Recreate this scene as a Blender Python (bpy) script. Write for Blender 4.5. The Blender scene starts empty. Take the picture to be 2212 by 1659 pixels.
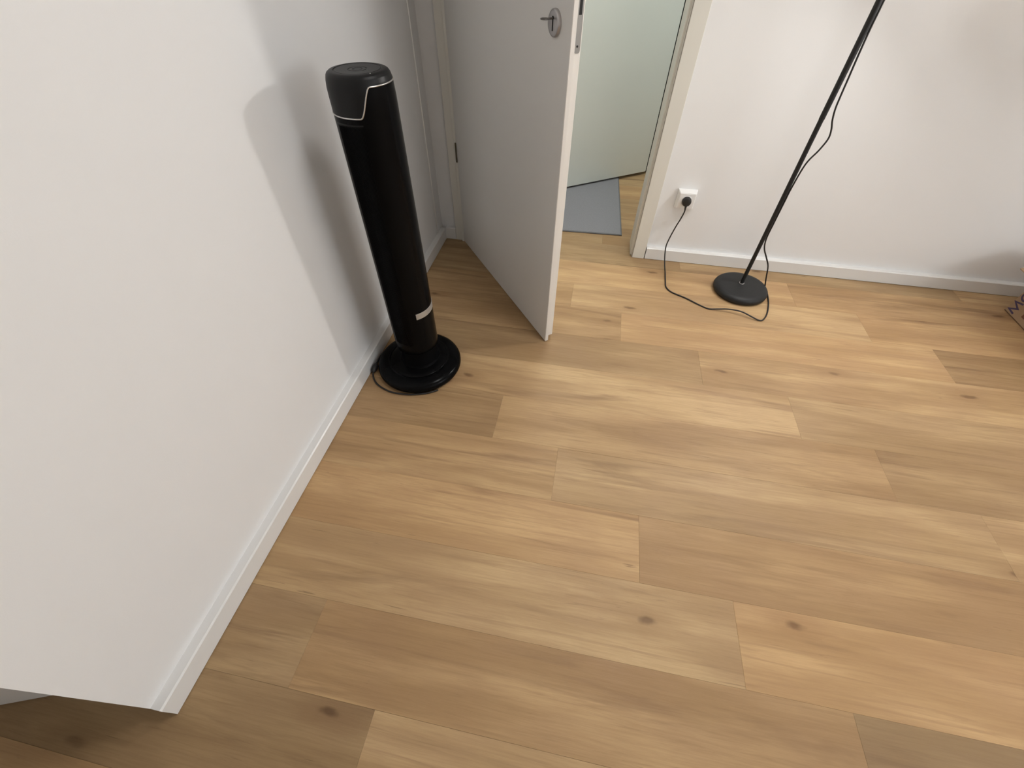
import bpy, bmesh, math, random
from mathutils import Vector, Matrix

# ------------------------------------------------------------------ camera, light set-up, exposure
scene = bpy.context.scene
COL = scene.collection

cam_data = bpy.data.cameras.new('camera')
cam_data.sensor_fit = 'HORIZONTAL'
cam_data.sensor_width = 36.0
cam_data.lens = 907.68 / 2212.0 * 36.0
cam_data.clip_start = 0.02
cam = bpy.data.objects.new('camera', cam_data)
COL.objects.link(cam)
cam.matrix_world = (Matrix.Translation((0, 0, 1.165))
                    @ Matrix.Rotation(math.radians(10.304), 4, 'Z')
                    @ Matrix.Rotation(math.radians(41.754), 4, 'X')
                    @ Matrix.Rotation(math.radians(0.401), 4, 'Z'))
scene.camera = cam

world = bpy.data.worlds.new('world')
scene.world = world
world.use_nodes = True
world.node_tree.nodes['Background'].inputs['Color'].default_value = (0.8, 0.85, 1.0, 1)
world.node_tree.nodes['Background'].inputs['Strength'].default_value = 0.05

scene.cycles.sample_clamp_indirect = 10.0
scene.view_settings.view_transform = 'Standard'
scene.view_settings.look = 'None'
scene.view_settings.gamma = 1.0
scene.view_settings.use_curve_mapping = False
scene.view_settings.exposure = 0.24

LAMP_POWER = 210.0           # strength of the bulb in the floor lamp
PENDANT_FILL = 7.6         # strength of the unseen pendant added as fill from the right
CEILING_FILL = 17.0         # strength of the unseen ceiling lamp added for fill
HALL_POWER = 16.5             # strength of the hall ceiling lamp disc

rnd = random.Random(7)
PI = math.pi

# ------------------------------------------------------------------ helpers
def link(o, parent=None):
    COL.objects.link(o)
    if parent:
        o.parent = parent
    return o

def tag(o, label=None, cat=None, group=None, kind=None):
    if label: o['label'] = label
    if cat: o['category'] = cat
    if group: o['group'] = group
    if kind: o['kind'] = kind
    return o

def empty(name, loc=(0, 0, 0), rz=0.0):
    o = bpy.data.objects.new(name, None)
    o.empty_display_size = 0.1
    o.location = loc
    o.rotation_euler = (0, 0, rz)
    return link(o)

def obj(name, bm, m, parent=None, smooth=False, angle=None):
    me = bpy.data.meshes.new(name)
    bmesh.ops.recalc_face_normals(bm, faces=bm.faces[:])
    bm.to_mesh(me)
    bm.free()
    if m: me.materials.append(m)
    if smooth:
        for p in me.polygons: p.use_smooth = True
        if angle is not None:
            me.set_sharp_from_angle(angle=math.radians(angle))
    o = bpy.data.objects.new(name, me)
    return link(o, parent)

def add_box(bm, x0, x1, y0, y1, z0, z1, bevel=0.0, seg=2):
    vs = [bm.verts.new(p) for p in ((x0, y0, z0), (x1, y0, z0), (x1, y1, z0), (x0, y1, z0),
                                    (x0, y0, z1), (x1, y0, z1), (x1, y1, z1), (x0, y1, z1))]
    fs = [bm.faces.new([vs[i] for i in q]) for q in ((0, 3, 2, 1), (4, 5, 6, 7), (0, 1, 5, 4), (1, 2, 6, 5), (2, 3, 7, 6), (3, 0, 4, 7))]
    if bevel > 0:
        es = list({e for f in fs for e in f.edges})
        bmesh.ops.bevel(bm, geom=es, offset=bevel, segments=seg, affect='EDGES', profile=0.5)
    return vs

def box_bm(*a, **k):
    bm = bmesh.new()
    add_box(bm, *a, **k)
    return bm

def lathe_bm(profile, n=64, cx=0.0, cy=0.0, bm=None):
    bm = bm or bmesh.new()
    rings = []
    for r, z in profile:
        if r < 1e-6:
            rings.append([bm.verts.new((cx, cy, z))])
        else:
            rings.append([bm.verts.new((cx + r * math.cos(2 * PI * i / n), cy + r * math.sin(2 * PI * i / n), z)) for i in range(n)])
    for a, b in zip(rings, rings[1:]):
        if len(a) == 1 and len(b) == 1: continue
        for i in range(n):
            j = (i + 1) % n
            if len(a) == 1: bm.faces.new((a[0], b[i], b[j]))
            elif len(b) == 1: bm.faces.new((a[i], a[j], b[0]))
            else: bm.faces.new((a[i], a[j], b[j], b[i]))
    return bm

def catmull(pts, n=8):
    P = [Vector(p) for p in pts]
    P = [P[0] * 2 - P[1]] + P + [P[-1] * 2 - P[-2]]
    out = []
    for i in range(1, len(P) - 2):
        a, b, c, d = P[i - 1:i + 3]
        for k in range(n):
            t = k / n
            out.append(0.5 * ((2 * b) + (c - a) * t + (2 * a - 5 * b + 4 * c - d) * t * t + (3 * b - a - 3 * c + d) * t ** 3))
    out.append(P[-2])
    return out

def tube_bm(pts, r, n=10, smooth=0, bm=None, closed=False, flat=None):
    """sweep a circle along pts; r a number or a list; flat = (normal scale) unused"""
    bm = bm or bmesh.new()
    P = catmull(pts, smooth) if smooth else [Vector(p) for p in pts]
    m = len(P)
    T = []
    for i in range(m):
        if closed:
            t = P[(i + 1) % m] - P[i - 1]
        else:
            t = P[min(i + 1, m - 1)] - P[max(i - 1, 0)]
        T.append(t.normalized())
    ref = Vector((0, 0, 1)) if abs(T[0].z) < 0.9 else Vector((1, 0, 0))
    u = T[0].cross(ref).normalized()
    rings = []
    for i in range(m):
        u = (u - T[i] * u.dot(T[i])).normalized()
        v = T[i].cross(u)
        rr = r[i] if isinstance(r, (list, tuple)) else r
        rings.append([bm.verts.new(P[i] + (u * math.cos(2 * PI * k / n) + v * math.sin(2 * PI * k / n)) * rr) for k in range(n)])
    pairs = list(zip(rings, rings[1:])) + ([(rings[-1], rings[0])] if closed else [])
    for a, b in pairs:
        for k in range(n):
            l = (k + 1) % n
            bm.faces.new((a[k], a[l], b[l], b[k]))
    if not closed:
        bm.faces.new(rings[0][::-1])
        bm.faces.new(rings[-1])
    return bm

# ------------------------------------------------------------------ materials
def mat(name, color, rough=0.5, metal=0.0, bump=None, emit=None, vary=None, coat=0.0, spec=0.5):
    """plain principled material with optional noise bump (scale, strength, distance) and noise colour variation (scale, amount)"""
    m = bpy.data.materials.new(name)
    m.use_nodes = True
    nt = m.node_tree
    b = nt.nodes['Principled BSDF']
    b.inputs['Base Color'].default_value = (*color, 1)
    b.inputs['Roughness'].default_value = rough
    b.inputs['Metallic'].default_value = metal
    b.inputs['Coat Weight'].default_value = coat
    b.inputs['Specular IOR Level'].default_value = spec
    tc = nt.nodes.new('ShaderNodeTexCoord')
    if vary:
        n = nt.nodes.new('ShaderNodeTexNoise')
        n.inputs['Scale'].default_value = vary[0]
        n.inputs['Detail'].default_value = 3
        nt.links.new(tc.outputs['Object'], n.inputs['Vector'])
        r = nt.nodes.new('ShaderNodeMapRange')
        r.inputs['To Min'].default_value = 1 - vary[1]
        r.inputs['To Max'].default_value = 1 + vary[1]
        nt.links.new(n.outputs['Fac'], r.inputs['Value'])
        mx = nt.nodes.new('ShaderNodeMix')
        mx.data_type = 'RGBA'
        mx.blend_type = 'MULTIPLY'
        mx.inputs['Factor'].default_value = 1
        mx.inputs['A'].default_value = (*color, 1)
        nt.links.new(r.outputs['Result'], mx.inputs['B'])
        nt.links.new(mx.outputs['Result'], b.inputs['Base Color'])
    if bump:
        n = nt.nodes.new('ShaderNodeTexNoise')
        n.inputs['Scale'].default_value = bump[0]
        n.inputs['Detail'].default_value = 4
        nt.links.new(tc.outputs['Object'], n.inputs['Vector'])
        bp = nt.nodes.new('ShaderNodeBump')
        bp.inputs['Strength'].default_value = bump[1]
        bp.inputs['Distance'].default_value = bump[2]
        nt.links.new(n.outputs['Fac'], bp.inputs['Height'])
        nt.links.new(bp.outputs['Normal'], b.inputs['Normal'])
    if emit:
        b.inputs['Emission Color'].default_value = (*emit[0], 1)
        b.inputs['Emission Strength'].default_value = emit[1]
    return m

def wood_material():
    m = bpy.data.materials.new('oak_plank')
    m.use_nodes = True
    nt = m.node_tree
    N, L = nt.nodes, nt.links
    b = N['Principled BSDF']
    tc = N.new('ShaderNodeTexCoord')
    oi = N.new('ShaderNodeObjectInfo')
    sc = N.new('ShaderNodeVectorMath'); sc.operation = 'MULTIPLY_ADD'
    sc.inputs[1].default_value = (37.0, 53.0, 11.0)
    cmb = N.new('ShaderNodeCombineXYZ')
    for k in range(3): L.new(oi.outputs['Random'], cmb.inputs[k])
    L.new(cmb.outputs[0], sc.inputs[0])
    L.new(tc.outputs['Object'], sc.inputs[2])
    P = sc.outputs[0]

    def noise(scale_xyz, detail=4, rough=0.55, dist=0.0, src=P):
        mp = N.new('ShaderNodeMapping')
        mp.inputs['Scale'].default_value = scale_xyz
        L.new(src, mp.inputs['Vector'])
        n = N.new('ShaderNodeTexNoise')
        n.inputs['Scale'].default_value = 1.0
        n.inputs['Detail'].default_value = detail
        n.inputs['Roughness'].default_value = rough
        n.inputs['Distortion'].default_value = dist
        L.new(mp.outputs[0], n.inputs['Vector'])
        return n.outputs['Fac']

    def rng(x, a, c, lo, hi, smooth=True):
        r = N.new('ShaderNodeMapRange')
        r.interpolation_type = 'SMOOTHSTEP' if smooth else 'LINEAR'
        r.inputs['From Min'].default_value = a; r.inputs['From Max'].default_value = c
        r.inputs['To Min'].default_value = lo; r.inputs['To Max'].default_value = hi
        L.new(x, r.inputs['Value'])
        return r.outputs['Result']

    def mul(a, c):
        n = N.new('ShaderNodeMath'); n.operation = 'MULTIPLY'
        L.new(a, n.inputs[0])
        if isinstance(c, float): n.inputs[1].default_value = c
        else: L.new(c, n.inputs[1])
        return n.outputs[0]

    def mix(f, a, c, blend='MIX'):
        n = N.new('ShaderNodeMix'); n.data_type = 'RGBA'; n.blend_type = blend
        if isinstance(f, float): n.inputs['Factor'].default_value = f
        else: L.new(f, n.inputs['Factor'])
        for s, v in (('A', a), ('B', c)):
            if isinstance(v, tuple): n.inputs[s].default_value = (*v, 1)
            else: L.new(v, n.inputs[s])
        return n.outputs['Result']

    broad = rng(noise((1.5, 11, 1), 3, 0.5, 0.4), 0.35, 0.68, 0, 1)
    streak = rng(noise((1.1, 17, 1), 5, 0.6, 0.7), 0.53, 0.74, 0, 1)
    cloud = rng(noise((5, 9, 1), 3, 0.5), 0.35, 0.7, 0, 1)
    fine = noise((9, 210, 1), 4, 0.65, 0.5)
    mid = rng(noise((3.2, 58, 1), 5, 0.6, 0.9), 0.50, 0.72, 0, 1)
    crack = rng(noise((2.6, 75, 1), 3, 0.5, 1.4), 0.725, 0.765, 0, 1)
    pores = rng(noise((14, 150, 1), 3, 0.6, 1.2), 0.60, 0.74, 0, 1)
    c1 = mix(broad, (0.400, 0.251, 0.120), (0.570, 0.384, 0.197))
    c2 = mix(mul(streak, 0.95), c1, (0.262, 0.154, 0.075))
    c3 = mix(mul(cloud, 0.38), c2, (0.400, 0.247, 0.133))
    c4 = mix(mul(rng(fine, 0.3, 0.75, 0, 1), 0.30), c3, (0.300, 0.178, 0.087))
    c5 = mix(mul(pores, mul(rng(noise((2, 14, 1), 2), 0.45, 0.65, 0, 1), 0.35)), c4, (0.220, 0.127, 0.062))
    c5 = mix(mul(mid, 0.42), c5, (0.290, 0.172, 0.082))
    c5 = mix(mul(crack, 0.55), c5, (0.150, 0.085, 0.040))
    # sparse knots
    mp = N.new('ShaderNodeMapping'); mp.inputs['Scale'].default_value = (2.3, 6.5, 0.0)
    L.new(P, mp.inputs['Vector'])
    vo = N.new('ShaderNodeTexVoronoi'); vo.inputs['Scale'].default_value = 1.0
    vo.voronoi_dimensions = '2D'
    wob = N.new('ShaderNodeVectorMath'); wob.operation = 'MULTIPLY_ADD'
    wn = N.new('ShaderNodeTexNoise'); wn.inputs['Scale'].default_value = 22.0
    L.new(P, wn.inputs['Vector'])
    wob.inputs[1].default_value = (0.10, 0.10, 0.0)
    L.new(wn.outputs['Color'], wob.inputs[0]); L.new(mp.outputs[0], wob.inputs[2])
    L.new(wob.outputs[0], vo.inputs['Vector'])
    spot = rng(vo.outputs['Distance'], 0.02, 0.075, 1, 0)
    sep = N.new('ShaderNodeSeparateColor'); L.new(vo.outputs['Color'], sep.inputs[0])
    gate = rng(sep.outputs[0], 0.58, 0.8, 0, 1)
    halo = rng(vo.outputs['Distance'], 0.05, 0.28, 1, 0)
    c6 = mix(mul(mul(halo, gate), 0.40), c5, (0.300, 0.169, 0.077))
    c7 = mix(mul(mul(spot, gate), 0.75), c6, (0.140, 0.072, 0.032))
    col = mix(1.0, c7, oi.outputs['Color'], 'MULTIPLY')
    L.new(col, b.inputs['Base Color'])
    b.inputs['Roughness'].default_value = 0.43
    b.inputs['Specular IOR Level'].default_value = 0.36
    L.new(rng(fine, 0.3, 0.7, 0.44, 0.62), b.inputs['Roughness'])
    bp = N.new('ShaderNodeBump')
    bp.inputs['Strength'].default_value = 0.28
    bp.inputs['Distance'].default_value = 0.0012
    hs = N.new('ShaderNodeMath'); hs.operation = 'ADD'
    L.new(noise((7, 85, 1), 4, 0.6, 1.0), hs.inputs[0]); L.new(mul(fine, 0.5), hs.inputs[1])
    L.new(hs.outputs[0], bp.inputs['Height'])
    L.new(bp.outputs['Normal'], b.inputs['Normal'])
    return m

M_WALL = mat('painted_plaster', (0.845, 0.842, 0.842), 0.85, bump=(420, 0.10, 0.001), vary=(6, 0.012))
M_FARWALL = mat('greige_wall_paint', (0.845, 0.842, 0.842), 0.85, bump=(420, 0.10, 0.001), vary=(6, 0.012))
M_CEIL = mat('ceiling_paint', (0.85, 0.84, 0.82), 0.9, bump=(300, 0.08, 0.001))
M_TRIM = mat('white_lacquered_trim', (0.80, 0.79, 0.775), 0.30, bump=(90, 0.02, 0.001))
M_GROOVE = mat('groove_shade_grey', (0.30, 0.27, 0.24), 0.7, vary=(60, 0.05))
M_SEAM = mat('seam_highlight_white', (0.96, 0.955, 0.94), 0.5, vary=(40, 0.01))
M_CASING = mat('cream_lacquered_frame', (0.74, 0.72, 0.66), 0.42, bump=(90, 0.02, 0.001))
M_DOOR = mat('door_lacquer', (0.80, 0.785, 0.755), 0.42, bump=(160, 0.03, 0.001))
M_DOOR_EDGE = mat('door_edge_lacquer', (0.82, 0.78, 0.73), 0.5, bump=(220, 0.06, 0.001))
M_HALLDOOR = mat('hall_door_lacquer', (0.76, 0.79, 0.745), 0.45, bump=(160, 0.03, 0.001))
M_SUBFLOOR = mat('subfloor', (0.20, 0.12, 0.06), 0.9, vary=(20, 0.1))
M_WOOD = wood_material()
M_BLACK = mat('gloss_black_plastic', (0.0032, 0.0032, 0.0035), 0.20, bump=(700, 0.01, 0.0005), spec=0.07)
M_BLACKSAT = mat('satin_black_plastic', (0.0035, 0.0035, 0.004), 0.42, spec=0.04, bump=(900, 0.04, 0.0005))
M_CAPTOP = mat('cap_black_plastic', (0.0095, 0.0095, 0.010), 0.40, spec=0.2, bump=(900, 0.04, 0.0005))
M_SILVER = mat('silver_trim', (0.62, 0.61, 0.59), 0.28, metal=0.9, vary=(60, 0.05))
M_BADGE = mat('silver_badge', (0.48, 0.47, 0.45), 0.42, metal=0.6, vary=(60, 0.05))
M_LAMPMETAL = mat('powder_coated_black', (0.013, 0.0135, 0.014), 0.52, spec=0.35, bump=(1400, 0.12, 0.0005))
M_CORD = mat('black_cord', (0.012, 0.011, 0.011), 0.5, bump=(900, 0.05, 0.0005))
M_STEEL = mat('brushed_steel', (0.50, 0.48, 0.48), 0.36, metal=0.95, bump=(300, 0.03, 0.0005))
M_PLATE = mat('lock_plate_steel', (0.30, 0.29, 0.275), 0.5, metal=0.7, bump=(300, 0.03, 0.0005))
M_KEY = mat('dark_key_steel', (0.16, 0.15, 0.14), 0.4, metal=0.8, vary=(80, 0.1))
M_DARK = mat('keyhole_dark', (0.01, 0.01, 0.01), 0.8, vary=(50, 0.05))
M_HINGE = mat('hinge_bronze', (0.10, 0.085, 0.055), 0.5, metal=0.5, vary=(80, 0.1))
M_SOCKET = mat('white_socket_plastic', (0.85, 0.84, 0.83), 0.30, vary=(30, 0.01))
M_MAT = mat('grey_woven_mat', (0.285, 0.280, 0.300), 0.95, bump=(900, 0.7, 0.003), vary=(260, 0.22))
M_MATEDGE = mat('grey_mat_border', (0.17, 0.17, 0.18), 0.95, bump=(900, 0.6, 0.003))
M_CARD = mat('brown_cardboard', (0.42, 0.29, 0.18), 0.85, bump=(260, 0.08, 0.001), vary=(14, 0.06))
M_CARDDARK = mat('cardboard_corrugation', (0.16, 0.09, 0.045), 0.9, vary=(90, 0.2))
M_PURPLE = mat('purple_print', (0.080, 0.060, 0.125), 0.8, vary=(120, 0.2))
M_BROWNPRINT = mat('brown_print', (0.20, 0.09, 0.05), 0.8, vary=(120, 0.2))
M_BULB = mat('opal_bulb', (0.9, 0.88, 0.85), 0.3, emit=((1.0, 0.985, 0.96), LAMP_POWER), vary=(5, 0.005))
M_PAPER = mat('fill_globe', (0.9, 0.9, 0.9), 0.6, emit=((0.92, 0.97, 1.0), PENDANT_FILL), vary=(5, 0.005))
def shade_material():
    m = bpy.data.materials.new('white_shade'); m.use_nodes = True
    nt = m.node_tree; b = nt.nodes['Principled BSDF']; out = nt.nodes['Material Output']
    b.inputs['Base Color'].default_value = (0.85, 0.83, 0.79, 1); b.inputs['Roughness'].default_value = 0.7
    n = nt.nodes.new('ShaderNodeTexNoise'); n.inputs['Scale'].default_value = 300
    bp = nt.nodes.new('ShaderNodeBump'); bp.inputs['Strength'].default_value = 0.1; bp.inputs['Distance'].default_value = 0.001
    nt.links.new(n.outputs['Fac'], bp.inputs['Height']); nt.links.new(bp.outputs['Normal'], b.inputs['Normal'])
    t = nt.nodes.new('ShaderNodeBsdfTranslucent'); t.inputs['Color'].default_value = (0.85, 0.80, 0.74, 1)
    mx = nt.nodes.new('ShaderNodeMixShader'); mx.inputs[0].default_value = 0.40
    nt.links.new(b.outputs[0], mx.inputs[1]); nt.links.new(t.outputs[0], mx.inputs[2]); nt.links.new(mx.outputs[0], out.inputs['Surface'])
    return m
M_SHADE = shade_material()
M_DISC = mat('fill_lamp_diffuser', (0.9, 0.9, 0.9), 0.4, emit=((1.0, 0.99, 0.975), CEILING_FILL), vary=(5, 0.005))
M_HALLDISC = mat('hall_lamp_diffuser', (0.9, 0.9, 0.9), 0.4, emit=((0.93, 1.0, 0.95), HALL_POWER), vary=(5, 0.005))

# ------------------------------------------------------------------ room shell
WX = -0.7475     # face of the left wall
WY = 2.0115      # face of the back wall
BX = -0.7225     # front of the left baseboard
BY = 1.9865      # front of the back baseboard
CEIL = 2.5
HY = 3.09        # far wall of the hall
OPEN_L, OPEN_R, OPEN_T = -0.640, 0.262, 2.10

def struct(name, bm, m, label=None, smooth=False):
    return tag(obj(name, bm, m, smooth=smooth), label, kind='structure')

floor = struct('floor', box_bm(-2.6, 4.5, -2.4, 4.4, -0.12, -0.0064), M_SUBFLOOR, 'light oak plank floor running through the doorway')
struct('ceiling', box_bm(-2.6, 4.5, -2.4, 4.4, CEIL, CEIL + 0.1), M_CEIL, 'white ceiling above the room')
wall_left = struct('wall_left', box_bm(WX - 0.10, WX, -0.0608, WY + 0.12, 0, CEIL), M_WALL, 'plain white plaster wall behind the tower fan')
bm = box_bm(WX - 0.10, WX, -2.4, -0.98, 0, CEIL)
add_box(bm, WX - 0.10, WX, -0.98, -0.0608, 2.10, CEIL)
struct('wall_left_near', bm, M_WALL, 'white wall on the near side of the left opening')
bm = box_bm(WX, OPEN_L, WY, WY + 0.12, 0, CEIL)
add_box(bm, OPEN_R, 4.4, WY, WY + 0.12, 0, CEIL)
add_box(bm, OPEN_L, OPEN_R, WY, WY + 0.12, OPEN_T, CEIL)
add_box(bm, -2.6, WX - 0.10, WY, WY + 0.12, 0, CEIL)
struct('wall_back', bm, M_WALL, 'white wall with the doorway and the socket')
struct('wall_right', box_bm(4.4, 4.5, -2.4, 4.4, 0, CEIL), M_FARWALL)
struct('wall_front', box_bm(-2.6, 4.4, -2.4, -2.3, 0, CEIL), M_FARWALL)
struct('wall_outer_left', box_bm(-2.6, -2.5, -2.3, 4.4, 0, CEIL), M_FARWALL)
struct('wall_outer_back', box_bm(-2.5, 4.4, 4.3, 4.4, 0, CEIL), M_FARWALL)
bm = box_bm(-2.5, -0.56, HY, HY + 0.1, 0, CEIL)
add_box(bm, 0.352, 4.4, HY, HY + 0.1, 0, CEIL)
add_box(bm, -0.56, 0.352, HY, HY + 0.1, 2.1, CEIL)
struct('wall_hall', bm, M_WALL, 'far wall of the hall beyond the doorway')
struct('wall_hall_side', box_bm(1.2, 1.3, WY + 0.12, HY, 0, CEIL), M_WALL)

# thin seam on the left wall near the corner, colour whitened as a highlight
seam = tube_bm([(WX, 1.930, 0.06), (WX, 1.936, 0.5), (WX, 1.938, CEIL)], 0.0034, 10)
obj('seam', seam, M_SEAM, wall_left, smooth=True)

def skirting(name, a, b, h, t, axis, face, label):
    """moulded baseboard: flat front, small chamfer to the flat top; axis 'x' runs along x"""
    prof = [(0, 0.0022), (t, 0.0022), (t, h - 0.0035), (t - 0.0035, h), (0, h)]
    bm = bmesh.new()
    rings = []
    for s in (a, b):
        if axis == 'x': rings.append([bm.verts.new((s, face - d, z)) for d, z in prof])
        else: rings.append([bm.verts.new((face + d, s, z)) for d, z in prof])
    n = len(prof)
    for i in range(n):
        j = (i + 1) % n
        bm.faces.new((rings[0][i], rings[0][j], rings[1][j], rings[1][i]))
    bm.faces.new(rings[0]); bm.faces.new(rings[1][::-1])
    return struct(name, bm, M_TRIM, label)

skirting('baseboard_left', -0.0608, BY, 0.062, BX - WX, 'y', WX, 'low white baseboard along the left wall')
skirting('baseboard_back', 0.3165, 4.4, 0.060, WY - BY, 'x', WY, 'low white baseboard behind the floor lamp')
skirting('baseboard_corner', BX, -0.6695, 0.062, WY - BY, 'x', WY, 'short white baseboard piece in the corner behind the door')

# ------------------------------------------------------------------ floor planks (each a part of the floor)
PW, PL, Y0 = 0.1877, 1.2396, 0.0249
JOINT = {-1: -0.3052, 0: -0.5126, 1: 0.5033, 2: 0.2703, 3: 0.0140, 4: -0.2066, 5: 0.8100,
         6: 0.5126, 7: 0.2074, 8: -0.0160, 9: -0.262, 10: 0.49, 11: 0.10, 12: -0.25}
# tone of the planks that show, by (row, index); index 0 starts at JOINT[row]
TONE = {(-1, -1): 0.76, (-1, 0): 1.12, (-1, 1): 0.95,
        (0, -1): 0.95, (0, 0): 0.96, (0, 1): 0.84,
        (1, -1): 1.10, (1, 0): 1.16, (1, 1): 1.0,
        (2, -1): 1.10, (2, 0): 0.98, (2, 1): 0.94, (2, -2): 1.0,
        (3, -1): 1.0, (3, 0): 1.10, (3, 1): 1.07,
        (4, -1): 0.83, (4, 0): 0.94, (4, 1): 0.86,
        (5, -1): 1.12, (5, 0): 0.98, (5, -2): 1.0,
        (6, -1): 0.88, (6, 0): 1.04, (6, 1): 0.95,
        (7, -1): 0.90, (7, 0): 1.16, (7, 1): 0.80,
        (8, -1): 0.88, (8, 0): 1.08, (8, 1): 1.02,
        (9, -1): 0.94, (9, 0): 1.06, (9, 1): 0.98,
        (10, -1): 0.82, (10, 0): 0.90, (10, 1): 1.05, (10, -2): 0.85,
        (11, -1): 0.95, (11, 0): 0.86}
GAP = 0.00015
XMIN, XMAX = -2.5, 4.4
for row in range(-8, 23):
    y0 = Y0 + row * PW
    j = JOINT.get(row, (0.49 - 0.245 * row) % PL)
    lo = int(math.floor((XMIN - j) / PL)); hi = int(math.ceil((XMAX - j) / PL))
    for k in range(lo, hi):
        x0 = max(XMIN, j + k * PL); x1 = min(XMAX, j + (k + 1) * PL)
        if x1 - x0 < 0.02: continue
        a, c = x1 - x0 - GAP, PW - GAP
        e, t = 0.0004, 0.006
        bm = bmesh.new()
        r0 = [bm.verts.new(p) for p in ((GAP, GAP, -t), (a, GAP, -t), (a, c, -t), (GAP, c, -t))]
        r1 = [bm.verts.new(p) for p in ((GAP, GAP, -e * .6), (a, GAP, -e * .6), (a, c, -e * .6), (GAP, c, -e * .6))]
        r2 = [bm.verts.new(p) for p in ((GAP + e, GAP + e, 0), (a - e, GAP + e, 0), (a - e, c - e, 0), (GAP + e, c - e, 0))]
        for A_, B_ in ((r0, r1), (r1, r2)):
            for i in range(4):
                bm.faces.new((A_[i], A_[(i + 1) % 4], B_[(i + 1) % 4], B_[i]))
        bm.faces.new(r2)
        p = obj('plank', bm, M_WOOD, floor)
        p.location = (x0, y0, -0.0002 * rnd.random())
        tn = TONE.get((row, k))
        if tn is None: tn = rnd.uniform(0.86, 1.12)
        w = rnd.uniform(-0.035, 0.03)
        p.color = (tn * (1 + w), tn, tn * (1 - w), 1)

# ------------------------------------------------------------------ door frame of the doorway
frame = tag(empty('trim_1'), 'cream door frame around the open doorway', kind='structure')
frame.location = (OPEN_R, WY, 0)
def fpart(name, m, *a, bevel=0.0012):
    bm = box_bm(*a, bevel=bevel)
    bmesh.ops.translate(bm, verts=bm.verts, vec=(-OPEN_R, -WY, 0))
    return obj(name, bm, m, frame)
CF = 1.9885
fpart('casing', M_CASING, 0.2555, 0.3130, CF, WY + 0.001, 0.0, 2.165)
fpart('casing', M_CASING, -0.6690, -0.6235, CF, WY + 0.001, 0.0, 2.165)
fpart('casing', M_CASING, -0.6235, 0.2555, CF, WY + 0.001, 2.105, 2.165)
fpart('jamb', M_CASING, 0.2440, 0.262, 2.014, WY + 0.128, 0.0, 2.10)
fpart('jamb', M_CASING, 0.2525, 0.262, 1.9935, 2.014, 0.0, 2.10)
fpart('jamb', M_CASING, -0.640, -0.622, 2.014, WY + 0.128, 0.0, 2.10)
fpart('jamb', M_CASING, -0.6335, -0.6188, 1.9778, 2.0145, 0.0, 2.10, bevel=0.0008)  # strip added to block hall light leaking past the hinge side
fpart('groove_shade', M_GROOVE, 0.2530, 0.2560, 1.9905, 1.9945, 0.0, 2.10, bevel=0.0004)  # dark strip standing in for the shaded rebate groove
fpart('strike_plate', M_PLATE, 0.2505, 0.2528, 1.996, 2.012, 1.005, 1.20, bevel=0.0005)

# ------------------------------------------------------------------ open rebated door
HINGE = Vector((-0.6215, 1.9740, 0)); FREE = Vector((-0.0965, 1.2745, 0))
DLEN = (FREE - HINGE).length
DANG = math.atan2(FREE.y - HINGE.y, FREE.x - HINGE.x)
door = tag(empty('door_1', HINGE, DANG), 'plain white inner door standing half open into the room', kind='structure')
# local: x from hinge (0) to free edge (DLEN); room face at y = 0, body goes to +y (towards the hall side)
bm = box_bm(0.0, DLEN, 0.0, 0.0145, 0.004, 2.09, bevel=0.0016)
obj('door_face', bm, M_DOOR, door)
bm = box_bm(0.012, DLEN - 0.0125, 0.0145, 0.040, 0.0175, 2.075, bevel=0.0016)
obj('door_core', bm, M_DOOR_EDGE, door)
# thin edge band of the overlapping lip
obj('edge_band', box_bm(DLEN - 0.0003, DLEN + 0.0008, 0.0012, 0.0135, 0.0055, 2.088, bevel=0.0002), M_DOOR_EDGE, door)
# lock case face plate with rounded lower end, in the edge of the door core
bm = bmesh.new()
xe = DLEN - 0.0125
pts = [(0.0205, 1.23)]
for i in range(7):
    a = PI + i * (PI / 2) / 6
    pts.append((0.0205 + 0.006 + 0.006 * math.cos(a), 0.936 + 0.006 + 0.006 * math.sin(a)))
for i in range(7):
    a = -PI / 2 + i * (PI / 2) / 6
    pts.append((0.0365 - 0.006 + 0.006 * math.cos(a), 0.936 + 0.006 + 0.006 * math.sin(a)))
pts.append((0.0365, 1.23))
f0 = [bm.verts.new((xe - 0.001, y, z)) for y, z in pts]
f1 = [bm.verts.new((xe + 0.0012, y, z)) for y, z in pts]
bm.faces.new(f1)
for i in range(len(pts)):
    j = (i + 1) % len(pts)
    bm.faces.new((f0[i], f0[j], f1[j], f1[i]))
plate = obj('lock_plate', bm, M_PLATE, door)
obj('bolt_slot', box_bm(xe + 0.0005, xe + 0.0016, 0.0245, 0.0325, 1.008, 1.085, bevel=0.0003), M_DARK, plate)
obj('screw', lathe_bm([(0, 0.0016), (0.0022, 0.0012), (0.0024, 0)], 12), M_DARK, plate)
sc_ = plate.children[-1]; sc_.rotation_euler = (0, PI / 2, 0); sc_.location = (xe + 0.0008, 0.028, 0.950)
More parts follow.
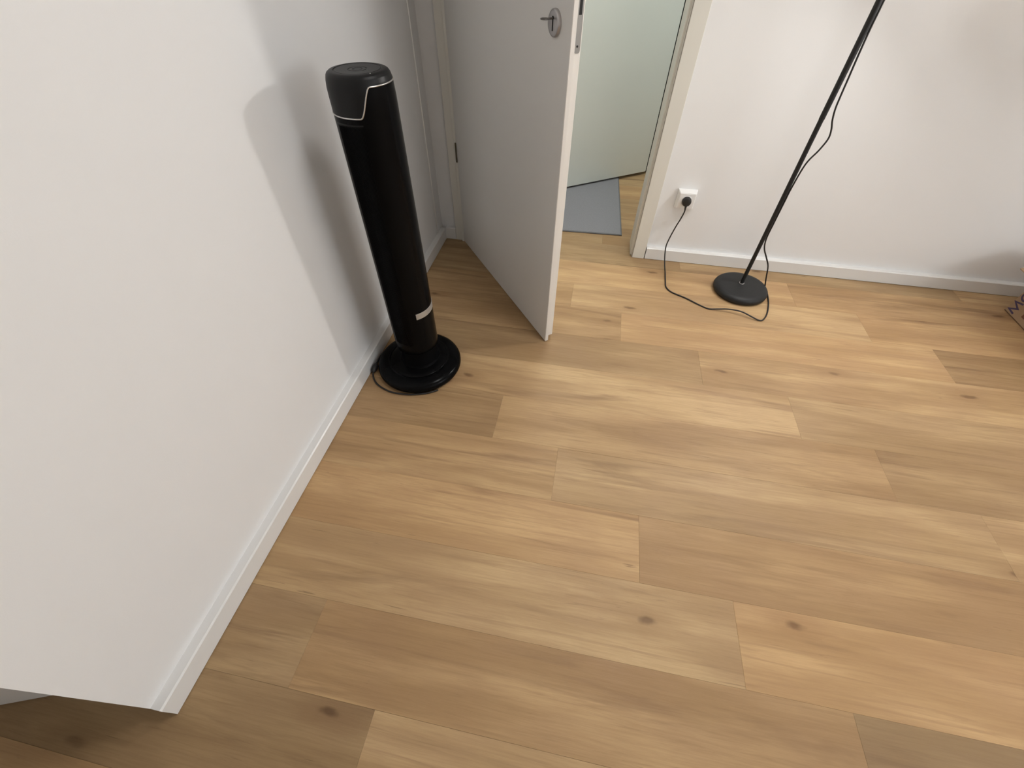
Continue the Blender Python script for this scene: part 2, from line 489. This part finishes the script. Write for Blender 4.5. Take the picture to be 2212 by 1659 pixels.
# round rosette with keyhole
KX, KZ = DLEN - 0.0735, 0.9880
ros_bm = lathe_bm([(0, 0.0085), (0.0215, 0.0085), (0.0250, 0.0078), (0.0268, 0.0062), (0.0275, 0.0035), (0.0275, 0.0)], 48)
ros = obj('rosette', ros_bm, M_STEEL, door, smooth=True, angle=40)
ros.rotation_euler = (PI / 2, 0, 0); ros.location = (KX, 0, KZ)
bm = lathe_bm([(0, 0.0092), (0.0036, 0.0092), (0.0036, 0.006)], 20)
bmesh.ops.translate(bm, verts=bm.verts, vec=(0, 0.010, 0))
add_box(bm, -0.0022, 0.0022, -0.015, 0.010, 0.006, 0.0091)
kh = obj('keyhole', bm, M_DARK, ros)
# hinge knuckle
for hz in (0.440, 1.80):
    bm = lathe_bm([(0, -0.041), (0.0028, -0.041), (0.0034, -0.039), (0.0034, -0.001), (0.0030, 0), (0.0034, 0.001), (0.0034, 0.039), (0.0028, 0.041), (0, 0.041)], 16)
    h = obj('hinge', bm, M_HINGE, door, smooth=True, angle=40)
    h.location = (0.001, -0.0035, hz)

# key left in the lock (edge-on bow)
R_door = Matrix.Translation(HINGE) @ Matrix.Rotation(DANG, 4, 'Z')
key = empty('key')
key.matrix_world = R_door @ Matrix.Translation((KX, -0.0085, KZ + 0.009))
tag(key, 'small metal key sticking out of the round rosette on the open door', 'key')
obj('shaft', tube_bm([(0, 0.006, 0), (0, -0.014, 0)], 0.0021, 12), M_KEY, key, smooth=True, angle=40)
bm = tube_bm([(0.0095 * math.cos(a), -0.0225 + 0.0095 * math.sin(a), 0) for a in [2 * PI * i / 24 for i in range(24)]], 0.0016, 8, closed=True)
obj('bow', bm, M_KEY, key, smooth=True)

# ------------------------------------------------------------------ hall: frame, door, mat
hall = tag(empty('trim_2', (0.352, HY, 0)), 'door frame at the far side of the hall', kind='structure')
obj('casing', box_bm(0.003, 0.066, -0.016, 0.0, 0, 2.15, bevel=0.001), M_CASING, hall)
obj('jamb', box_bm(-0.006, 0.003, 0.004, 0.1, 0, 2.1, bevel=0.001), M_CASING, hall)
obj('gap_shade_strip', box_bm(-0.014, 0.004, -0.006, 0.004, 0.004, 2.1, bevel=0.001), M_DARK, hall)  # dark strip painted in as the shadow gap beside the hall door
H2 = Vector((0.3360, 3.0640, 0)); E2 = Vector((-0.1494, 2.7250, 0))
d2 = (E2 - H2).normalized()
door2 = tag(empty('door_2', H2, math.atan2(d2.y, d2.x)), 'pale grey green door ajar in the hall beyond the doorway', kind='structure')
obj('door_face', box_bm(0, 0.88, -0.0, 0.014, 0.018, 2.09, bevel=0.0015), M_HALLDOOR, door2)
obj('door_core', box_bm(0.012, 0.868, -0.038, -0.0, 0.026, 2.08, bevel=0.0015), M_HALLDOOR, door2)
# (local +y of this door faces the camera)

matt = empty('door_mat', (0.201, 2.194, 0.0), math.radians(2.2))
tag(matt, 'thin grey woven mat on the hall floor beyond the doorway', 'mat')
obj('pile', box_bm(-0.585, -0.006, 0.008, 0.900, 0.0008, 0.0070, bevel=0.002), M_MAT, matt)
bm = box_bm(-0.592, 0.0, 0.0, 0.009, 0.0004, 0.0062, bevel=0.002)
add_box(bm, -0.007, 0.0, 0.009, 0.908, 0.0004, 0.0062, bevel=0.002)
add_box(bm, -0.592, -0.585, 0.009, 0.908, 0.0004, 0.0062, bevel=0.002)
add_box(bm, -0.585, -0.007, 0.900, 0.908, 0.0004, 0.0062, bevel=0.002)
obj('border', bm, M_MATEDGE, matt)

# white door leaf of the opening in the left wall (only a sliver shows at the lower left)
D3 = Vector((-0.862, -0.0115, 0))
d3 = Vector((-0.939, -0.344, 0))
door3 = tag(empty('door_3', D3, math.atan2(d3.y, d3.x)), 'white door leaf just past the end of the left wall', kind='structure')
obj('door_face', box_bm(0, 0.85, 0.0, 0.014, 0.003, 2.08, bevel=0.0015), M_DOOR, door3)
obj('door_core', box_bm(0.012, 0.838, -0.026, 0.0, 0.012, 2.07, bevel=0.0015), M_DOOR, door3)

# ------------------------------------------------------------------ tower fan
FX, FY, FR = -0.5466, 1.0603, 0.0752
fan = tag(empty('tower_fan', (FX, FY, 0)), 'tall glossy black tower fan with silver trim standing by the left wall', 'fan')
# base: domed disc
prof = [(0, 0.003), (0.146, 0.003), (0.1520, 0.006), (0.1555, 0.013), (0.1555, 0.021), (0.1525, 0.029), (0.146, 0.035),
        (0.134, 0.0398), (0.118, 0.0425), (0.1085, 0.0435), (0.1070, 0.0422), (0.1055, 0.0435), (0.085, 0.0455), (0.0, 0.046)]
base = obj('base', lathe_bm(prof, 96, -0.005, -0.003), M_BLACK, fan, smooth=True, angle=50)
for a in (0.6, 2.2, 3.8, 5.4):
    obj('foot', lathe_bm([(0, 0.0), (0.010, 0.0), (0.011, 0.001), (0.011, 0.004), (0, 0.004)], 16, 0.11 * math.cos(a), 0.11 * math.sin(a)), M_CORD, base)
# neck between base and column
obj('neck', lathe_bm([(0.072, 0.044), (0.0690, 0.048), (0.0665, 0.056), (0.0655, 0.120), (0.0, 0.120)], 64), M_BLACKSAT, fan, smooth=True, angle=50)

# column body: lathe from z .116 up to the wavy trim line
Z_LO, Z_HI = 0.8560, 0.9140
def trim_z(deg):
    a = abs((deg + 180) % 360 - 180)
    t = (a - 50.0) / (75.0 - 50.0)
    t = min(1, max(0, t)); t = t * t * (3 - 2 * t)
    # steep S from the high front to the low back
    return Z_HI + (Z_LO - Z_HI) * t
def rad(z):
    """radius of the column and cap outline"""
    pts = [(0.112, 0.060), (0.1135, 0.0680), (0.119, 0.0735), (0.128, 0.0752), (0.86, 0.0752), (0.890, 0.0752), (0.905, 0.0747), (0.918, 0.0730), (0.9265, 0.0705), (0.9315, 0.0670), (0.9335, 0.0630)]
    for (z0, r0), (z1, r1) in zip(pts, pts[1:]):
        if z <= z1:
            t = max(0, (z - z0) / (z1 - z0)); return r0 + (r1 - r0) * t
    return pts[-1][1]
NA = 180
def shell(zlo, zhi, nz, off=0.0):
    bm = bmesh.new(); rings = []
    for k in range(nz + 1):
        ring = []
        for i in range(NA):
            dg = i * 360.0 / NA
            a = zlo(dg) if callable(zlo) else zlo
            c = zhi(dg) if callable(zhi) else zhi
            z = a + (c - a) * k / nz
            r = rad(z) + off
            ring.append(bm.verts.new((r * math.cos(math.radians(dg)), r * math.sin(math.radians(dg)), z)))
        rings.append(ring)
    for a, c in zip(rings, rings[1:]):
        for i in range(NA):
            j = (i + 1) % NA
            bm.faces.new((a[i], a[j], c[j], c[i]))
    return bm, rings
bm, rings = shell(0.128, trim_z, 24)
prev = rings[0]
for z, r in ((0.119, 0.0735), (0.1135, 0.0680), (0.112, 0.060)):
    ring = [bm.verts.new((r * math.cos(2 * PI * i / NA), r * math.sin(2 * PI * i / NA), z)) for i in range(NA)]
    for i in range(NA):
        j = (i + 1) % NA
        bm.faces.new((prev[j], prev[i], ring[i], ring[j]))
    prev = ring
bm.faces.new(prev)
column = obj('column', bm, M_BLACK, fan, smooth=True, angle=50)
# cap above the trim
bm, rings = shell(trim_z, 0.9335, 24)
prev = rings[-1]
for r, z in ((0.0585, 0.9345), (0.0530, 0.9347), (0.0518, 0.9335), (0.0506, 0.9335), (0.0494, 0.9343), (0.030, 0.9338), (0.0215, 0.9336), (0.0208, 0.9325), (0.0196, 0.9325), (0.0188, 0.9336), (0.012, 0.9336), (0.0113, 0.9326), (0.0103, 0.9326), (0.0096, 0.9334)):
    ring = [bm.verts.new((r * math.cos(2 * PI * i / NA), r * math.sin(2 * PI * i / NA), z)) for i in range(NA)]
    for i in range(NA):
        j = (i + 1) % NA
        bm.faces.new((prev[i], prev[j], ring[j], ring[i]))
    prev = ring
bm.faces.new(prev)
cap = obj('cap', bm, M_CAPTOP, fan, smooth=True, angle=35)
# tiny indicator lamp on the cap
ind = obj('indicator', lathe_bm([(0, 0.0012), (0.0010, 0.0010), (0.0013, 0.0)], 12), M_SILVER, cap, smooth=True)
ind.location = (0.058 * math.cos(math.radians(-38)), 0.058 * math.sin(math.radians(-38)), 0.9340)
# silver trim following the wavy line
bm = tube_bm([((rad(trim_z(d)) - 0.0002) * math.cos(math.radians(d)), (rad(trim_z(d)) - 0.0002) * math.sin(math.radians(d)), trim_z(d)) for d in [i * 2.0 for i in range(180)]], 0.0017, 8, closed=True)
obj('trim_strip', bm, M_SILVER, fan, smooth=True)
# lip under the trim at the back of the column
bm = bmesh.new()
# silver band low on the front
def curved_patch(d0, d1, z0, z1, r, t, n=32):
    bm = bmesh.new(); rows = []
    for i in range(n + 1):
        d = math.radians(d0 + (d1 - d0) * i / n); c, s = math.cos(d), math.sin(d)
        rows.append([bm.verts.new((rr * c, rr * s, z)) for rr, z in ((r, z0), (r + t, z0 + .0005), (r + t, z1 - .0005), (r, z1))])
    for a, c in zip(rows, rows[1:]):
        for k in range(3): bm.faces.new((a[k], a[k + 1], c[k + 1], c[k]))
    bm.faces.new(rows[0]); bm.faces.new(rows[-1][::-1])
    return bm
bm.free()
obj('badge', curved_patch(-53, 53, 0.2735, 0.2960, FR - 0.0002, 0.0012), M_BADGE, fan, smooth=True, angle=40)
# air outlet grille: upright fins along the side of the column
bm = bmesh.new()
for i in range(22):
    d = math.radians(-76 - i * 2.4); c, s = math.cos(d), math.sin(d)
    w = 0.00075
    z0, z1 = 0.165, 0.838
    vs = []
    for rr, ww in ((FR - 0.0004, w), (FR + 0.0009, w * 0.6)):
        for sgn in (-1, 1):
            for z in (z0, z1):
                vs.append(bm.verts.new((rr * c - sgn * ww * s, rr * s + sgn * ww * c, z)))
    a0, a1, b0, b1, c0, c1, d0_, d1_ = vs
    for q in ((c0, c1, d1_, d0_), (a0, a1, c1, c0), (b0, d0_, d1_, b1), (a0, c0, d0_, b0), (a1, b1, d1_, c1)):
        bm.faces.new(q)
gr = obj('grille', bm, M_BLACKSAT, fan)
gr['kind'] = 'stuff'
# front seam groove edge of the housing
obj('housing_rim', curved_patch(-131, -74, 0.8405, 0.8440, FR - 0.0003, 0.0010), M_CAPTOP, fan, smooth=True, angle=40)
# cord lying round the base, with its plug
def fl(p): return Vector((p[0] - FX, p[1] - FY, p[2]))
cordpts = [(-0.640, 1.170, 0.014), (-0.672, 1.160, 0.010), (-0.694, 1.135, 0.006), (-0.7120, 1.100, 0.006), (-0.7150, 1.060, 0.010), (-0.7130, 1.020, 0.013), (-0.7100, 0.995, 0.013)]
cord = obj('power_cord', tube_bm([fl(p) for p in cordpts], 0.0034, 10, smooth=6), M_CORD, fan, smooth=True, angle=60)
cordpts = [(-0.7095, 0.982, 0.012), (-0.7060, 0.965, 0.008), (-0.6960, 0.947, 0.0045), (-0.6760, 0.927, 0.004), (-0.645, 0.9100, 0.004), (-0.610, 0.899, 0.004), (-0.570, 0.897, 0.004), (-0.530, 0.902, 0.004), (-0.48, 0.918, 0.004), (-0.445, 0.940, 0.004)]
obj('power_cord', tube_bm([fl(p) for p in cordpts], 0.0030, 10, smooth=6), M_CORD, fan, smooth=True, angle=60)
bm = tube_bm([fl(p) for p in ((-0.7105, 1.012, 0.0135), (-0.7105, 1.006, 0.0145), (-0.7100, 0.992, 0.0150), (-0.7095, 0.978, 0.0140), (-0.7090, 0.972, 0.0125))], [0.006, 0.0102, 0.0112, 0.0098, 0.005], 14)
obj('plug', bm, M_CORD, cord, smooth=True, angle=50)

# ------------------------------------------------------------------ wall socket with the lamp plug
SX, SZ = 0.4290, 0.3085
sock = tag(empty('wall_socket', (SX, WY, SZ)), 'square white wall socket above the baseboard with a black plug in it', 'socket')
bm = bmesh.new()
back = [bm.verts.new((x, 0, z)) for x, z in ((-0.0405, -0.0405), (0.0405, -0.0405), (0.0405, 0.0405), (-0.0405, 0.0405))]
mid = [bm.verts.new((x, -0.014, z)) for x, z in ((-0.0405, -0.0405), (0.0405, -0.0405), (0.0405, 0.0405), (-0.0405, 0.0405))]
frt = [bm.verts.new((x, -0.0335, z)) for x, z in ((-0.0335, -0.0335), (0.0335, -0.0335), (0.0335, 0.0335), (-0.0335, 0.0335))]
for A_, B_ in ((back, mid), (mid, frt)):
    for i in range(4): bm.faces.new((A_[i], A_[(i + 1) % 4], B_[(i + 1) % 4], B_[i]))
bm.faces.new(frt); bm.faces.new(back[::-1])
bmesh.ops.bevel(bm, geom=[e for e in bm.edges if all(v.co.y < -0.004 for v in e.verts)], offset=0.0018, segments=2, affect='EDGES')
obj('cover_frame', bm, M_SOCKET, sock, smooth=True, angle=30)
well = obj('socket_well', lathe_bm([(0.0235, 0.0), (0.0235, 0.0012), (0.0215, 0.0014), (0.0205, -0.004), (0, -0.004)], 40), M_SOCKET, sock, smooth=True, angle=40)
well.rotation_euler = (PI / 2, 0, 0); well.location = (0, -0.0335, 0)

# ------------------------------------------------------------------ floor lamp
LX, LY = 0.7425, 1.7900
lamp = tag(empty('floor_lamp', (LX, LY, 0)), 'slim black floor lamp with round base and loose cord by the back wall', 'lamp')
prof = [(0, 0.001), (0.108, 0.001), (0.1130, 0.0035), (0.1170, 0.010), (0.1180, 0.0165), (0.1160, 0.0235), (0.1110, 0.0295), (0.1020, 0.0338), (0.090, 0.0358), (0.040, 0.0372), (0, 0.0374)]
obj('base', lathe_bm(prof, 72), M_LAMPMETAL, lamp, smooth=True, angle=60)
obj('collar', lathe_bm([(0.0105, 0.0368), (0.0115, 0.0385), (0.0110, 0.0400), (0.0092, 0.0405), (0, 0.0405)], 32, 0.0, 0.010), M_STEEL, lamp, smooth=True, angle=40)
PY = 0.010
GL = Vector((1.10 - LX, 1.71 - LY, 1.32))
pole = obj('pole', tube_bm([(0, PY, 0.037), (0, PY, 0.7)], 0.0082, 20), M_LAMPMETAL, lamp, smooth=True, angle=50)
obj('pole_upper', tube_bm([(0, PY, 0.70), (0, PY, 1.36)], 0.0090, 20), M_LAMPMETAL, lamp, smooth=True, angle=50)
arm = [(0, PY, 1.34), (0.004, PY, 1.42), (0.04, PY - 0.004, 1.490), (0.14, PY - 0.006, 1.525), (0.27, PY - 0.006, 1.520), (0.37, PY - 0.004, 1.475), tuple(GL - Vector((-0.40, -0.72, -0.56)).normalized() * 0.145)]
obj('arm', tube_bm(arm, 0.0075, 16, smooth=6), M_LAMPMETAL, lamp, smooth=True, angle=50)
# conical shade turned towards the room and down, bulb just inside its mouth
AX = Vector((-0.40, -0.72, -0.56)).normalized()
HM = Matrix.Translation(GL) @ AX.to_track_quat('-Z', 'Y').to_matrix().to_4x4()
def head(name, bm, m, angle=40):
    o = obj(name, bm, m, lamp, smooth=True, angle=angle)
    o.matrix_local = HM
    return o
head('lamp_holder', lathe_bm([(0, 0.150), (0.020, 0.148), (0.026, 0.138), (0.030, 0.090), (0.024, 0.070), (0.018, 0.045), (0, 0.045)], 40), M_LAMPMETAL)
head('lamp_shade', lathe_bm([(0.030, 0.105), (0.050, 0.102), (0.075, 0.080), (0.148, -0.058), (0.1465, -0.0585), (0.0735, 0.0785), (0.049, 0.100), (0.030, 0.103)], 56), M_SHADE)
bm = bmesh.new()
bmesh.ops.create_uvsphere(bm, u_segments=32, v_segments=20, radius=0.05)
head('bulb', bm, M_BULB)
def ll(p): return Vector((p[0] - LX, p[1] - LY, p[2]))
CR = 0.0030
cp = [(0.4290, 1.955, 0.294), (0.4300, 1.956, 0.270), (0.4245, 1.962, 0.232), (0.4165, 1.9680, 0.195), (0.4060, 1.972, 0.140), (0.3995, 1.970, 0.093), (0.4020, 1.953, 0.0560), (0.4080, 1.915, 0.022), (0.4120, 1.865, 0.006),
      (0.4105, 1.8000, 0.0028), (0.4110, 1.755, 0.0028), (0.4330, 1.719, 0.0028), (0.4925, 1.684, 0.0035), (0.5480, 1.645, 0.0028), (0.5869, 1.6236, 0.0028), (0.6250, 1.622, 0.0080), (0.6674, 1.620, 0.0150), (0.7162, 1.609, 0.0180), (0.7600, 1.590, 0.0110), (0.7855, 1.581, 0.0050),
      (0.8040, 1.5840, 0.0028), (0.8230, 1.610, 0.0028), (0.8400, 1.650, 0.0028), (0.8550, 1.705, 0.0028), (0.8640, 1.760, 0.0040), (0.8620, 1.800, 0.0110), (0.8550, 1.815, 0.020), (0.8390, 1.815, 0.0688),
      (0.8217, 1.815, 0.1267), (0.7953, 1.813, 0.1698), (0.7690, 1.808, 0.2111), (0.7555, 1.803, 0.2586), (0.7535, 1.800, 0.33), (0.7540, 1.800, 0.42), (0.7545, 1.800, 0.4700), (0.7622, 1.800, 0.5562), (0.7830, 1.800, 0.6049), (0.7940, 1.800, 0.6432), (0.7890, 1.800, 0.6718), (0.7775, 1.800, 0.7000), (0.7690, 1.800, 0.7331), (0.7655, 1.800, 0.7700),
      (0.7620, 1.800, 0.8226), (0.7575, 1.800, 0.8873), (0.7545, 1.800, 0.96), (0.7540, 1.800, 1.10), (0.7540, 1.800, 1.30)]
lcord = obj('power_cord', tube_bm([ll(p) for p in cp], CR, 8, smooth=6), M_CORD, lamp, smooth=True, angle=60)
pb = lathe_bm([(0, -0.004), (0.0192, -0.004), (0.0196, 0.004), (0.0190, 0.016), (0.0165, 0.0215), (0.010, 0.0235), (0, 0.024)], 36)
plug = obj('plug', pb, M_CORD, lcord, smooth=True, angle=40)
plug.rotation_euler = (PI / 2, 0, 0); plug.location = ll((SX, WY - 0.0320, SZ + 0.0015))
sr = obj('strain_relief', tube_bm([ll((0.4290, 1.9600, 0.3035)), ll((0.4292, 1.957, 0.293)), ll((0.4296, 1.956, 0.280))], [0.0060, 0.0048, 0.0032], 12), M_CORD, lcord, smooth=True, angle=60)

# ------------------------------------------------------------------ cardboard box at the right edge
BXX, BYF, BH = 1.885, 1.871, 0.27
cb = tag(empty('cardboard_box', (BXX, BYF, 0)), 'brown cardboard box with purple lettering at the right edge by the back wall', 'box')
T = 0.005
W_, D_ = 0.34, 0.46
obj('side_panel', box_bm(0, T, -D_, 0, 0.003, BH, bevel=0.0012), M_CARD, cb)
obj('side_panel', box_bm(W_ - T, W_, -D_, 0, 0.003, BH, bevel=0.0012), M_CARD, cb)
obj('end_panel', box_bm(T, W_ - T, -T, 0, 0.003, BH, bevel=0.0012), M_CARD, cb)
obj('end_panel', box_bm(T, W_ - T, -D_, -D_ + T, 0.003, BH, bevel=0.0012), M_CARD, cb)
obj('bottom_panel', box_bm(T, W_ - T, -D_ + T, -T, 0.003, 0.009), M_CARD, cb)
obj('bottom_edge', box_bm(-0.0012, 0.004, -D_, 0.0, 0.0005, 0.0035), M_CARDDARK, cb)
def flap(name, ax, w, l, loc, rot):
    o = obj(name, box_bm(0, l, -w, 0, 0, 0.004, bevel=0.001), M_CARD, cb)
    o.location = loc; o.rotation_euler = rot
    return o
f = flap('flap', 'x', D_ - 0.012, 0.125, (0.001, -0.006, BH), (0, 0, 0))
f.rotation_euler = (0, PI + math.radians(-33), 0)
f = flap('flap', 'x', D_ - 0.012, 0.16, (W_ - 0.002, -0.006, BH), (0, math.radians(40), 0))
def stroke_bm(paths, w, t=0.0004):
    """flat brush strokes on the -x side of the box; paths in (z, y) of the room, mitred quads"""
    bm = bmesh.new()
    for path, closed in paths:
        P = [Vector((p[0], p[1])) for p in path]
        n = len(P); L_, R_ = [], []
        for i in range(n):
            d0 = (P[i] - P[i - 1]).normalized() if (i > 0 or closed) else (P[1] - P[0]).normalized()
            d1 = (P[(i + 1) % n] - P[i]).normalized() if (i < n - 1 or closed) else d0
            m = (d0 + d1)
            m = m.normalized() if m.length > 0.2 else d0
            nn = Vector((-m.y, m.x)); k = w / 2 / max(0.45, abs(nn.dot(Vector((-d0.y, d0.x)))))
            L_.append(P[i] + nn * k); R_.append(P[i] - nn * k)
        vf = [[bm.verts.new((-t, q.y - BYF, q.x)) for q in S] for S in (L_, R_)]
        vb = [[bm.verts.new((0.0002, q.y - BYF, q.x)) for q in S] for S in (L_, R_)]
        for i in range(n if closed else n - 1):
            j = (i + 1) % n
            bm.faces.new((vf[0][i], vf[0][j], vf[1][j], vf[1][i]))
            bm.faces.new((vf[0][i], vb[0][i], vb[0][j], vf[0][j]))
            bm.faces.new((vf[1][i], vf[1][j], vb[1][j], vb[1][i]))
    return bm
obj('printed_letter', stroke_bm([([(0.0125, 1.8255), (0.0165, 1.8610), (0.0365, 1.8270), (0.0510, 1.8630), (0.0620, 1.8240)], False)], 0.0080), M_PURPLE, cb)
obj('printed_letter', stroke_bm([([(0.0865 + 0.0155 * math.cos(2 * PI * i / 28), 1.8425 + 0.0175 * math.sin(2 * PI * i / 28)) for i in range(28)], True)], 0.0080), M_PURPLE, cb)
obj('printed_mark', box_bm(-0.0005, 0.0002, 1.770 - BYF, 1.788 - BYF, 0.026, 0.052), M_BROWNPRINT, cb)

# ------------------------------------------------------------------ lamps out of the frame; pendant and room ceiling lamp are added fill
def unseen_ceiling_lamp(name, x, y, r, m, label):
    t = tag(empty(name, (x, y, CEIL)), label, 'lamp')
    obj('housing', lathe_bm([(0, 0), (r + 0.012, 0), (r + 0.012, -0.035), (r, -0.04), (r, -0.03), (0, -0.03)], 48), M_TRIM, t, smooth=True, angle=40)
    obj('diffuser', lathe_bm([(r, -0.032), (r * 0.96, -0.046), (r * 0.7, -0.056), (0, -0.06)], 48), m, t, smooth=True)
pend = tag(empty('fill_pendant', (3.5, -0.65, CEIL)), 'unseen paper pendant lamp added as fill light at the right side of the room', 'lamp')
obj('canopy', lathe_bm([(0, 0), (0.05, 0), (0.048, -0.02), (0.012, -0.03), (0, -0.03)], 32), M_TRIM, pend, smooth=True, angle=40)
obj('cable', tube_bm([(0, 0, -0.028), (0, 0, -0.56)], 0.003, 8), M_CORD, pend, smooth=True, angle=40)
obj('paper_shade', lathe_bm([(0.04, -0.545)] + [((0.445 + 0.003 * (i % 2)) * math.sin(PI * i / 40), -0.99 + 0.45 * math.cos(PI * i / 40)) for i in range(2, 39)] + [(0.04, -1.435)], 64), M_PAPER, pend, smooth=True)
unseen_ceiling_lamp('unseen_ceiling_lamp', 0.60, 0.85, 0.25, M_DISC, 'unseen round ceiling lamp added as fill light in the middle of the room')
unseen_ceiling_lamp('hall_lamp', 0.15, 2.66, 0.30, M_HALLDISC, 'round ceiling lamp in the hall, above the doorway')
